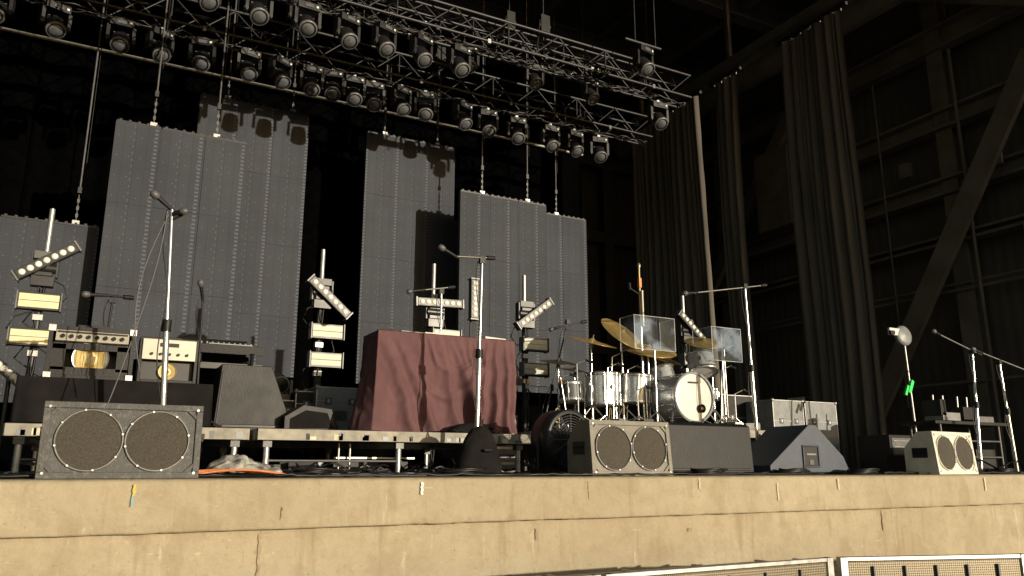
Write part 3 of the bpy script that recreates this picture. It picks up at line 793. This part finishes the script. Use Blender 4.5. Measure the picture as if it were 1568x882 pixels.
micstand((.80, 7.3, .37), (.77, 7.3, 1.52), None, (-.2, -.3, .8), r=.010, m='black')
micstand((4.62, 8.2, 0), (5.15, 8.2, 1.85), ((5.05, 8.2, 1.78), (5.35, 8.2, 1.86)), (-.9, 0, -.3), r=.010, m='steel')
g = G("round_reflector_on_stand")
g.cyl((9.27, 6.5, 0), (9.22, 6.5, 1.64), .012, 'alu'); g.lathe((9.27, 6.5, 0), (0, 0, 1), [(.14, 0), (.14, .012), (.03, .03)], 'black', 24)
g.lathe((9.21, 6.5, 1.74), (-.1, -1, .1), [(.12, -.03), (.135, 0), (.13, .02), (.09, .035), (.001, .045)], 'casegrey', 28)
g.box((9.06, 6.5, 1.78), (.24, .03, .09), 'white'); g.box((8.96, 6.47, 1.76), (.08, .03, .05), 'black')
g.box((9.22, 6.48, 1.08), (.045, .03, .18), 'green', RY(.5)); g.box((9.13, 6.48, 1.03), (.035, .03, .14), 'green', RY(.5)); g.cyl((9.13, 6.48, 1.03), (9.25, 6.5, 1.1), .006, 'alu')
g.build()

# ------------------------------------------------------------------ drum kit
g = G("drum_kit")
T = .50
def drum(c, axis, r, h, m='sparkle', lugs=6, head='skin'):
    a = Vector(axis).normalized(); c = Vector(c)
    g.lathe(c-a*h/2, a, [(r, 0), (r, h)], m, 40, caps=False)
    g.lathe(c+a*h/2, a, [(r+.012, -.03), (r+.014, -.012), (r+.014, .008), (r+.006, .012)], 'chrome', 40, caps=False)
    g.lathe(c-a*h/2, -a, [(r+.012, -.03), (r+.014, -.012), (r+.014, .008), (r+.006, .012)], 'chrome', 40, caps=False)
    g.lathe(c+a*(h/2-.002), a, [(r+.004, 0), (.001, .004)], head, 40, caps=False); g.lathe(c-a*(h/2-.002), -a, [(r+.004, 0), (.001, .004)], head, 40, caps=False)
    t = Vector((0, 0, 1)) if abs(a.z) < .9 else Vector((1, 0, 0)); u = a.cross(t).normalized(); w = a.cross(u)
    for k in range(lugs):
        th = 2*math.pi*k/lugs+.3; d = u*math.cos(th)+w*math.sin(th)
        g.cyl(c-a*h/2+d*(r+.014), c+a*h/2+d*(r+.014), .0045, 'chrome', n=6); g.cyl(c-a*.03+d*(r+.008), c+a*.03+d*(r+.008), .013, 'chrome', n=8)
drum((6.19, 7.34, .87), (0, -1, 0), .28, .44, lugs=10, head='bshead')
g.lathe((6.19, 7.118, .87), (0, -1, 0), [(.286, -.02), (.30, -.012), (.30, .012), (.272, .016)], 'sparkle', 48, caps=False)
g.lathe((6.28, 7.095, .74), (0, -1, 0), [(.05, 0), (.05, .01), (.001, .012)], 'black', 24); g.lathe((6.28, 7.085, .74), (0, -1, 0), [(.022, 0), (.001, .01)], 'orange', 14)
for k, xx in enumerate((-.075, -.05, -.025, 0, .025, .05)): g.box((6.19+xx, 7.108, 1.04), (.012, .004, .022), 'black', RY(.3*(k % 2)))
for sx in (-1, 1): g.cyl((6.19+sx*.24, 7.2, .75), (6.19+sx*.38, 7.1, T), .010, 'chrome')
def legs3(c, r, z0, z1):
    for k in range(3):
        th = k*2.094+.5; x = c[0]+(r+.02)*math.cos(th); y = c[1]+(r+.02)*math.sin(th)
        g.cyl((x, y, z1), (x, y, z0), .008, 'chrome', n=8); g.box((x, y, z1-.1), (.03, .03, .05), 'chrome')
drum((5.41, 7.85, .985), (0, 0, 1), .20, .38, lugs=8); legs3((5.41, 7.85), .20, T, 1.1)
drum((5.83, 7.75, 1.00), (.05, -.05, 1), .19, .34, lugs=8); legs3((5.83, 7.75), .19, T, 1.1)
drum((6.72, 7.55, 1.34), (.12, .35, 1), .175, .24, lugs=6)
drum((6.25, 7.75, 1.18), (-.1, .3, 1), .15, .2, lugs=6)
drum((7.05, 7.9, 1.0), (0, 0, 1), .17, .14, lugs=8)
drum((5.05, 8.0, .95), (0, .1, 1), .14, .22, m='motorgrey', lugs=6)
g.cyl((6.55, 7.55, 1.2), (6.4, 7.45, 1.05), .014, 'chrome'); g.cyl((6.3, 7.6, 1.1), (6.3, 7.5, 1.0), .014, 'chrome')
def cst(x, y, z, r, tilt=(0, 0, 1), m='brass', bx=None, base=T):
    a = Vector(tilt).normalized(); c = Vector((x, y, z))
    g.lathe(c, a, [(.006, .028), (.02, .026), (.04, .008), (.05, .004), (r*.6, -.008), (r*.97, -.024), (r, -.026), (r*.97, -.028), (.05, 0)], m, 44, caps=False)
    g.cyl(c+a*.02, c+a*.07, .008, 'chrome', n=8)
    b = Vector((x if bx is None else bx, y+.03, base)); el = Vector((b.x, b.y, z-.28 if bx is not None else z-.06))
    g.cyl(b, el.lerp(b, .45), .014, 'chrome'); g.cyl(el.lerp(b, .45), el, .010, 'chrome'); g.cyl(el, c, .009, 'chrome')
    g.box(el, (.035, .035, .05), 'chrome')
    for zz in (.35, .6): g.lathe(Vector((b.x, b.y, b.z+(el.z-b.z)*zz)), (0, 0, 1), [(.018, 0), (.022, .01), (.022, .03), (.018, .04)], 'chrome', 10)
    for k in range(3):
        th = k*2.094+x; f = b+Vector((.27*math.cos(th), .27*math.sin(th), .01)); g.cyl(b+Vector((0, 0, .30)), f, .010, 'chrome', n=8); g.cyl(b+Vector((0, 0, .1)), b.lerp(f, .5)+Vector((0, 0, .15)), .006, 'chrome', n=6)
        g.box(f, (.03, .03, .025), 'blackplastic')
cst(5.28, 7.85, 1.575, .31, (.10, -.30, 1))
cst(5.66, 7.75, 1.70, .30, (.30, -.95, 1))
cst(5.98, 7.65, 1.50, .34, (-.08, -.42, 1))
cst(6.86, 7.65, 1.66, .24, (-.2, -.45, 1), bx=7.0)
cst(5.05, 8.25, 1.36, .24, (0, -.25, 1), 'darkbrass'); cst(5.35, 8.35, 1.28, .22, (.1, -.2, 1), 'darkbrass')
cst(6.55, 8.0, 1.45, .18, (.1, -.4, 1), 'brass')
g.cyl((5.83, 7.6, T), (5.83, 7.6, 1.9), .014, 'chrome'); g.cyl((5.83, 7.6, 1.9), (5.83, 7.6, 2.5), .010, 'cone'); g.lathe((5.83, 7.6, 2.5), (0, 0, 1), [(.02, 0), (.024, .03), (.001, .06)], 'alu', 10)
g.box((5.83, 7.6, 2.30), (.035, .04, .12), 'orange'); g.cyl((5.84, 7.57, 1.75), (5.84, 7.57, 2.2), .016, 'amppanel')
g.cyl((5.83, 7.6, 2.15), (5.68, 7.6, 2.22), .008, 'black'); g.cyl((5.68, 7.6, 2.20), (5.66, 7.58, 2.28), .018, 'black')
for (a, b) in [((5.2, 7.5, T), (5.25, 7.5, 1.2)), ((5.6, 7.4, T), (5.62, 7.45, .95)), ((6.75, 7.3, T), (6.85, 7.35, 1.25)), ((7.15, 7.6, T), (7.1, 7.55, 1.55)), ((6.0, 8.2, T), (6.05, 8.2, 1.3)), ((4.9, 7.6, T), (4.95, 7.7, 1.25)), ((5.55, 7.95, T), (5.6, 7.9, 1.4)), ((6.9, 7.2, T), (6.95, 7.25, .95)), ((4.95, 7.9, T), (4.85, 7.9, 1.1))]:
    g.cyl(a, b, .010, 'chrome', n=8); a = Vector(a); b = Vector(b)
    g.cyl(b, b+Vector((.12, -.05, .06)), .007, 'chrome', n=6); g.cyl(b+Vector((.1, -.04, .05)), b+Vector((.17, -.08, .02)), .016, 'black', n=8)
    for k in range(3):
        th = k*2.094+a.x*3; g.cyl(a+Vector((0, 0, .15)), a+Vector((.2*math.cos(th), .2*math.sin(th), .01)), .008, 'chrome', n=6)
for k in range(6):
    x = random.uniform(5.0, 7.2); g.box((x, random.uniform(7.0, 7.4), T+.05), (.12, .16, .08), random.choice(('black', 'chrome', 'alu')), RZ(k))
g.lathe((6.2, 8.7, 1.0), (0, 0, 1), [(.16, 0), (.18, .03), (.17, .08), (.001, .09)], 'black', 24); g.cyl((6.2, 8.7, T), (6.2, 8.7, 1.0), .02, 'chrome')
for k in range(8):
    x = random.uniform(4.9, 7.2); y = random.uniform(7.0, 8.2)
    g.tube([(x+.25*nz1(t*.3, k), y+.25*nz1(t*.3, k+9), T+.012+.02*abs(nz1(t, k))) for t in range(20)], .007, 'blackplastic', n=5)
g.build()

def shield(x0, x1, y, z0, z1, d=.28, standx=None):
    g = G("acrylic_cymbal_shield")
    g.add([(x0, y, z0), (x1, y, z0), (x1, y, z1), (x0, y, z1)], [(0, 1, 2, 3)], 'acrylic')
    g.add([(x0, y, z0), (x0, y+d, z0), (x0, y+d, z1), (x0, y, z1)], [(0, 1, 2, 3)], 'acrylic')
    g.add([(x1, y, z0), (x1, y+d, z0), (x1, y+d, z1), (x1, y, z1)], [(0, 1, 2, 3)], 'acrylic')
    for a, b in (((x0, y, z0), (x1, y, z0)), ((x0, y, z1), (x1, y, z1)), ((x0, y, z0), (x0, y, z1)), ((x1, y, z0), (x1, y, z1)), ((x0, y, z1), (x0, y+d, z1)), ((x1, y, z1), (x1, y+d, z1)), ((x0, y, z0), (x0, y+d, z0)), ((x1, y+d, z0), (x1, y+d, z1)), ((x0, y+d, z0), (x0, y+d, z1))): g.cyl(a, b, .0035, 'acredge', n=6)
    sx = standx or (x0+x1)/2
    g.cyl((sx, y+.02, T), (sx, y+.02, z0+.05), .010, 'chrome'); g.box((sx, y+.02, z0+.03), (.06, .03, .06), 'black')
    for k in range(3):
        th = k*2.094+.2; g.cyl((sx, y+.02, T+.2), (sx+.22*math.cos(th), y+.02+.22*math.sin(th), T+.01), .009, 'chrome', n=6)
    g.build()
shield(5.50, 6.10, 7.3, 1.42, 1.82)
shield(6.68, 7.16, 7.3, 1.36, 1.78, d=.35, standx=6.85)

# ------------------------------------------------------------------ drum fan, bag, plastic, cables
g = G("round_floor_fan")
c = Vector((0, 0, .30)); r = .25
g.lathe(c+Vector((0, -.12, 0)), (0, 1, 0), [(r-.02, 0), (r, 0), (r+.012, .01), (r+.012, .23), (r, .24), (r-.02, .24)], 'blackplastic', 40, caps=False)
for rr in [.05+.022*k for k in range(9)]:
    g.tube([c+Vector((rr*math.cos(t*math.pi/16), -.12, rr*math.sin(t*math.pi/16))) for t in range(33)], .0028, 'motorgrey', n=4)
for k in range(12):
    th = k*math.pi/6; g.cyl(c+Vector((.04*math.cos(th), -.122, .04*math.sin(th))), c+Vector((.24*math.cos(th), -.122, .24*math.sin(th))), .003, 'motorgrey', n=4)
g.lathe(c+Vector((0, -.06, 0)), (0, 1, 0), [(.001, -.02), (.05, 0), (.05, .1)], 'black', 20)
for k in range(5):
    th = k*2*math.pi/5; R = RY(-th)
    g.box(c+R @ Vector((.13, 0, 0)), (.17, .01, .1), 'black', R @ RX(rad(35)))
for sx in (-1, 1): g.box((sx*.2, 0, .03), (.05, .34, .05), 'black'); g.cyl((sx*.27, 0, .05), (sx*.265, 0, .32), .014, 'black')
g.build(loc=(3.66, 5.95, 0), rotz=rad(8))

g = G("black_equipment_bag")
def bag(u, v):
    th = u*2*math.pi
    w = (1-v)**.42*(1+.05*math.cos(3*th+1))*(.84+.16*min(1, v*5))
    return (.225*w*math.cos(th)+.02*v+.012*nz1(u*9, v*6, 3)*w, .15*w*math.sin(th)+.02*nz1(u*9, v*6)*w, .40*v+.012*nz1(u*7, v*4))
g.grid(bag, 48, 22, 'tabledrape')
g.tube([(.03, -.03, .38), (.02, -.06, .45), (.0, -.03, .39)], .008, 'blackplastic'); g.box((.03, -.14, .20), (.07, .02, .02), 'black', RX(-.4))
g.build(loc=(2.83, 5.93, 0))

g = G("crumpled_plastic_sheet")
def ps(u, v):
    x = .72+.48*u; y = 5.55+.45*v
    h = .17*math.sin(min(1, u*1.6)*math.pi*.62)*math.sin(max(0, min(1, v*1.1))*math.pi*.8)*(1.2-u)
    return (x+.03*nz1(u*7, v*7, 2), y+.03*nz1(u*7, v*7, 5), .012+max(0, h)+.04*abs(nz1(u*6, v*6, 9))+.012*abs(nz1(u*18, v*18, 3)))
g.grid(ps, 50, 40, 'plastic', smooth=True)
g.build()
g = G("orange_stage_cable")
for k in range(3): g.tube([(.58+.07*t, 5.40+.03*k+.03*math.sin(t*.8+k), .014+.035*max(0, math.sin(t*.35+k*.3))) for t in range(14)], .008, 'cableorange')
g.build()

g = G("stage_floor_cables")
for k in range(40):
    x = random.uniform(-2.5, 9.5); y = random.uniform(5.12, 6.3); L = random.uniform(1.0, 3.5); a = random.uniform(-.15, .15)
    pts = [(x+L*t/40, max(5.09, y+a*t/20+.16*nz1(t*.09, k*3.3)), .012+.022*abs(nz1(t*.35, k))) for t in range(41)]
    g.tube(pts, random.choice((.007, .009, .012)), random.choice(('blackplastic', 'blackplastic', 'black', 'motorgrey')), n=5)
for (cx, cy) in ((1.55, 6.3), (4.9, 5.55), (6.0, 5.6), (7.0, 5.6), (9.3, 5.6), (2.6, 5.8), (-1.2, 5.8), (8.6, 5.5), (6.7, 5.35), (9.0, 5.35)):
    for k in range(4):
        R_ = random.uniform(.12, .2)
        g.tube([(cx+R_*math.cos(t*.33)+.02*k, cy+R_*.7*math.sin(t*.33), .015+.012*k+.006*math.sin(t)) for t in range(22)], .009, 'blackplastic', n=5)
g.build()

g = G("under_riser_equipment")
for k in range(30):
    x = random.uniform(1.3, 3.55); y = random.uniform(6.9, 8.6); s = random.uniform(.04, .13)
    g.box((x, y, s/2+.005), (random.uniform(.06, .24), .12, s), random.choice(('black', 'black', 'motorgrey', 'lampgrey', 'blackplastic')), RZ(random.uniform(-.6, .6)))
for k in range(22):
    x = random.uniform(1.2, 3.4); y = random.uniform(6.6, 7.6)
    g.tube([(x+.35*nz1(t*.2, k)+.02*t, y+.2*nz1(t*.2, k+5), .02+.17*abs(nz1(t*.25, k+2))) for t in range(24)], .007, random.choice(('blackplastic', 'motorgrey', 'black')), n=5)
for x in (1.95, 2.05, 2.5): g.cyl((x, 6.9, .0), (x, 6.9, .28), .01, 'alu')
g.box((2.3, 6.95, .15), (.75, .014, .014), 'alu'); g.box((2.3, 7.2, .07), (.7, .3, .1), 'black')
g.build(bevel=.003)

g = G("equipment_table")
g.box((9.9, 6.4, .62), (1.5, .5, .04), 'black')
for x in (9.3, 10.5):
    for y in (6.2, 6.6): g.cyl((x, y, 0), (x, y, .6), .016, 'motorgrey')
for (x, z, w, h, m) in ((9.6, .70, .35, .10, 'casegrey'), (9.95, .72, .2, .16, 'black'), (10.3, .69, .35, .08, 'lampgrey'), (9.45, .76, .1, .2, 'black')):
    g.box((x, 6.35, z+h/2-.05), (w, .25, h), m)
for x in (9.5, 9.7, 10.0, 10.2): g.cyl((x, 6.4, .64), (x+.02, 6.4, .98), .012, 'alu')
for z in (.2, .4): g.cyl((9.3, 6.2, z), (10.5, 6.2, z), .012, 'motorgrey')
g.span((9.35, 6.25, .02), (10.0, 6.6, .38), 'black'); g.span((10.05, 6.25, .02), (10.45, 6.6, .3), 'blackplastic')
g.build(bevel=.003)
g = G("rack_equipment_case")
g.span((9.4, 7.0, .02), (9.95, 7.5, .5), 'black'); g.span((9.44, 6.99, .06), (9.91, 6.999, .46), 'lampgrey')
for k in range(5): g.box((9.67, 6.985, .1+.08*k), (.42, .01, .012), 'alu')
g.build(bevel=.004)
g = G("floor_power_distro_box")
g.span((8.75, 6.3, .0), (9.05, 6.6, .22), 'black'); g.box((8.9, 6.292, .12), (.2, .01, .1), 'lampgrey')
for k in range(3): g.cyl((8.83+.07*k, 6.29, .12), (8.83+.07*k, 6.26, .12), .02, 'blackplastic')
g.build(bevel=.004)
g = G("drum_side_amplifier_rack")
g.span((4.25, 8.6, .0), (4.65, 9.0, .7), 'black'); g.span((4.28, 8.59, .05), (4.62, 8.599, .65), 'lampgrey')
for k in range(6): g.box((4.45, 8.585, .12+.09*k), (.3, .01, .03), random.choice(('alu', 'black')))
g.build(bevel=.004)

# ------------------------------------------------------------------ crowd barricade in front of the stage
def barricade(p, q, top=-.48):
    g = G("crowd_barricade")
    p, q = Vector((*p, 0)), Vector((*q, 0)); L = (q-p).length
    g.box((L/2, 0, top-.012), (L-.02, .04, .024), 'alu')
    for x in (.02, L-.02): g.box((x, 0, (top-1.7)/2), (.05, .05, 1.7+top), 'alu')
    g.box((L/2, 0, -.98), (L-.1, .04, .04), 'alu'); g.box((L/2, 0, -1.62), (L-.1, .04, .06), 'alu')
    g.span((.05, -.012, -1.6), (L-.05, -.006, top-.028), 'mesh')
    for x in [L*k/6 for k in range(1, 6)]: g.box((x, -.022, (top-1.66)/2), (.012, .016, 1.55+top), 'motorgrey')
    g.box((L/2, .32, top-.10), (L-.06, .6, .012), 'mesh')
    g.box((L/2, .62, top-.10), (L-.06, .03, .03), 'alu')
    for x in (.02, L*.33, L*.66, L-.02):
        g.box((x, .31, top-.085), (.03, .6, .03), 'alu')
        g.cyl((x, .0, -.7), (x, .62, top-.11), .015, 'alu', n=8)
    g.box((L/2, .5, -1.68), (L-.04, 1.0, .03), 'alu')
    a = math.atan2(q.y-p.y, q.x-p.x)
    g.build(bevel=.004, loc=(p.x, p.y, 0), rotz=a)
barricade((.9, 3.6), (2.42, 3.6)); barricade((2.46, 3.6), (4.15, 3.6)); barricade((4.21, 3.58), (5.43, 3.15)); barricade((5.49, 3.12), (6.9, 2.7)); barricade((-.7, 3.6), (.86, 3.6))

# ------------------------------------------------------------------ light, sky, camera
az, el = rad(21), rad(6.5)
d = Vector((-math.sin(az)*math.cos(el), math.cos(az)*math.cos(el), -math.sin(el)))
ld = bpy.data.lights.new("sun", 'SUN'); ld.energy = 4.8; ld.angle = rad(.5); ld.color = (1, .89, .70)
lo = bpy.data.objects.new("sun", ld); lo.rotation_euler = d.to_track_quat('-Z', 'Y').to_euler(); scene.collection.objects.link(lo)
w = bpy.data.worlds.new("World"); scene.world = w; w.use_nodes = True
nt = w.node_tree; sky = nt.nodes.new("ShaderNodeTexSky"); sky.sky_type = 'NISHITA'; sky.sun_disc = False
sky.sun_elevation = rad(9.5); sky.sun_rotation = rad(159)
bg = nt.nodes["Background"]; bg.inputs[1].default_value = .15; nt.links.new(sky.outputs[0], bg.inputs[0])
sky.sun_elevation = el

cd = bpy.data.cameras.new("camera"); cd.sensor_width = 36; cd.lens = 36*1200/1568; cd.clip_end = 1000; cd.clip_start = .05
co = bpy.data.objects.new("camera", cd); co.location = (0, 0, .055)
co.rotation_euler = (rad(90+13), 0, rad(-28)); scene.collection.objects.link(co); scene.camera = co
scene.view_settings.view_transform = 'Standard'; scene.view_settings.look = 'None'; scene.view_settings.exposure = 0
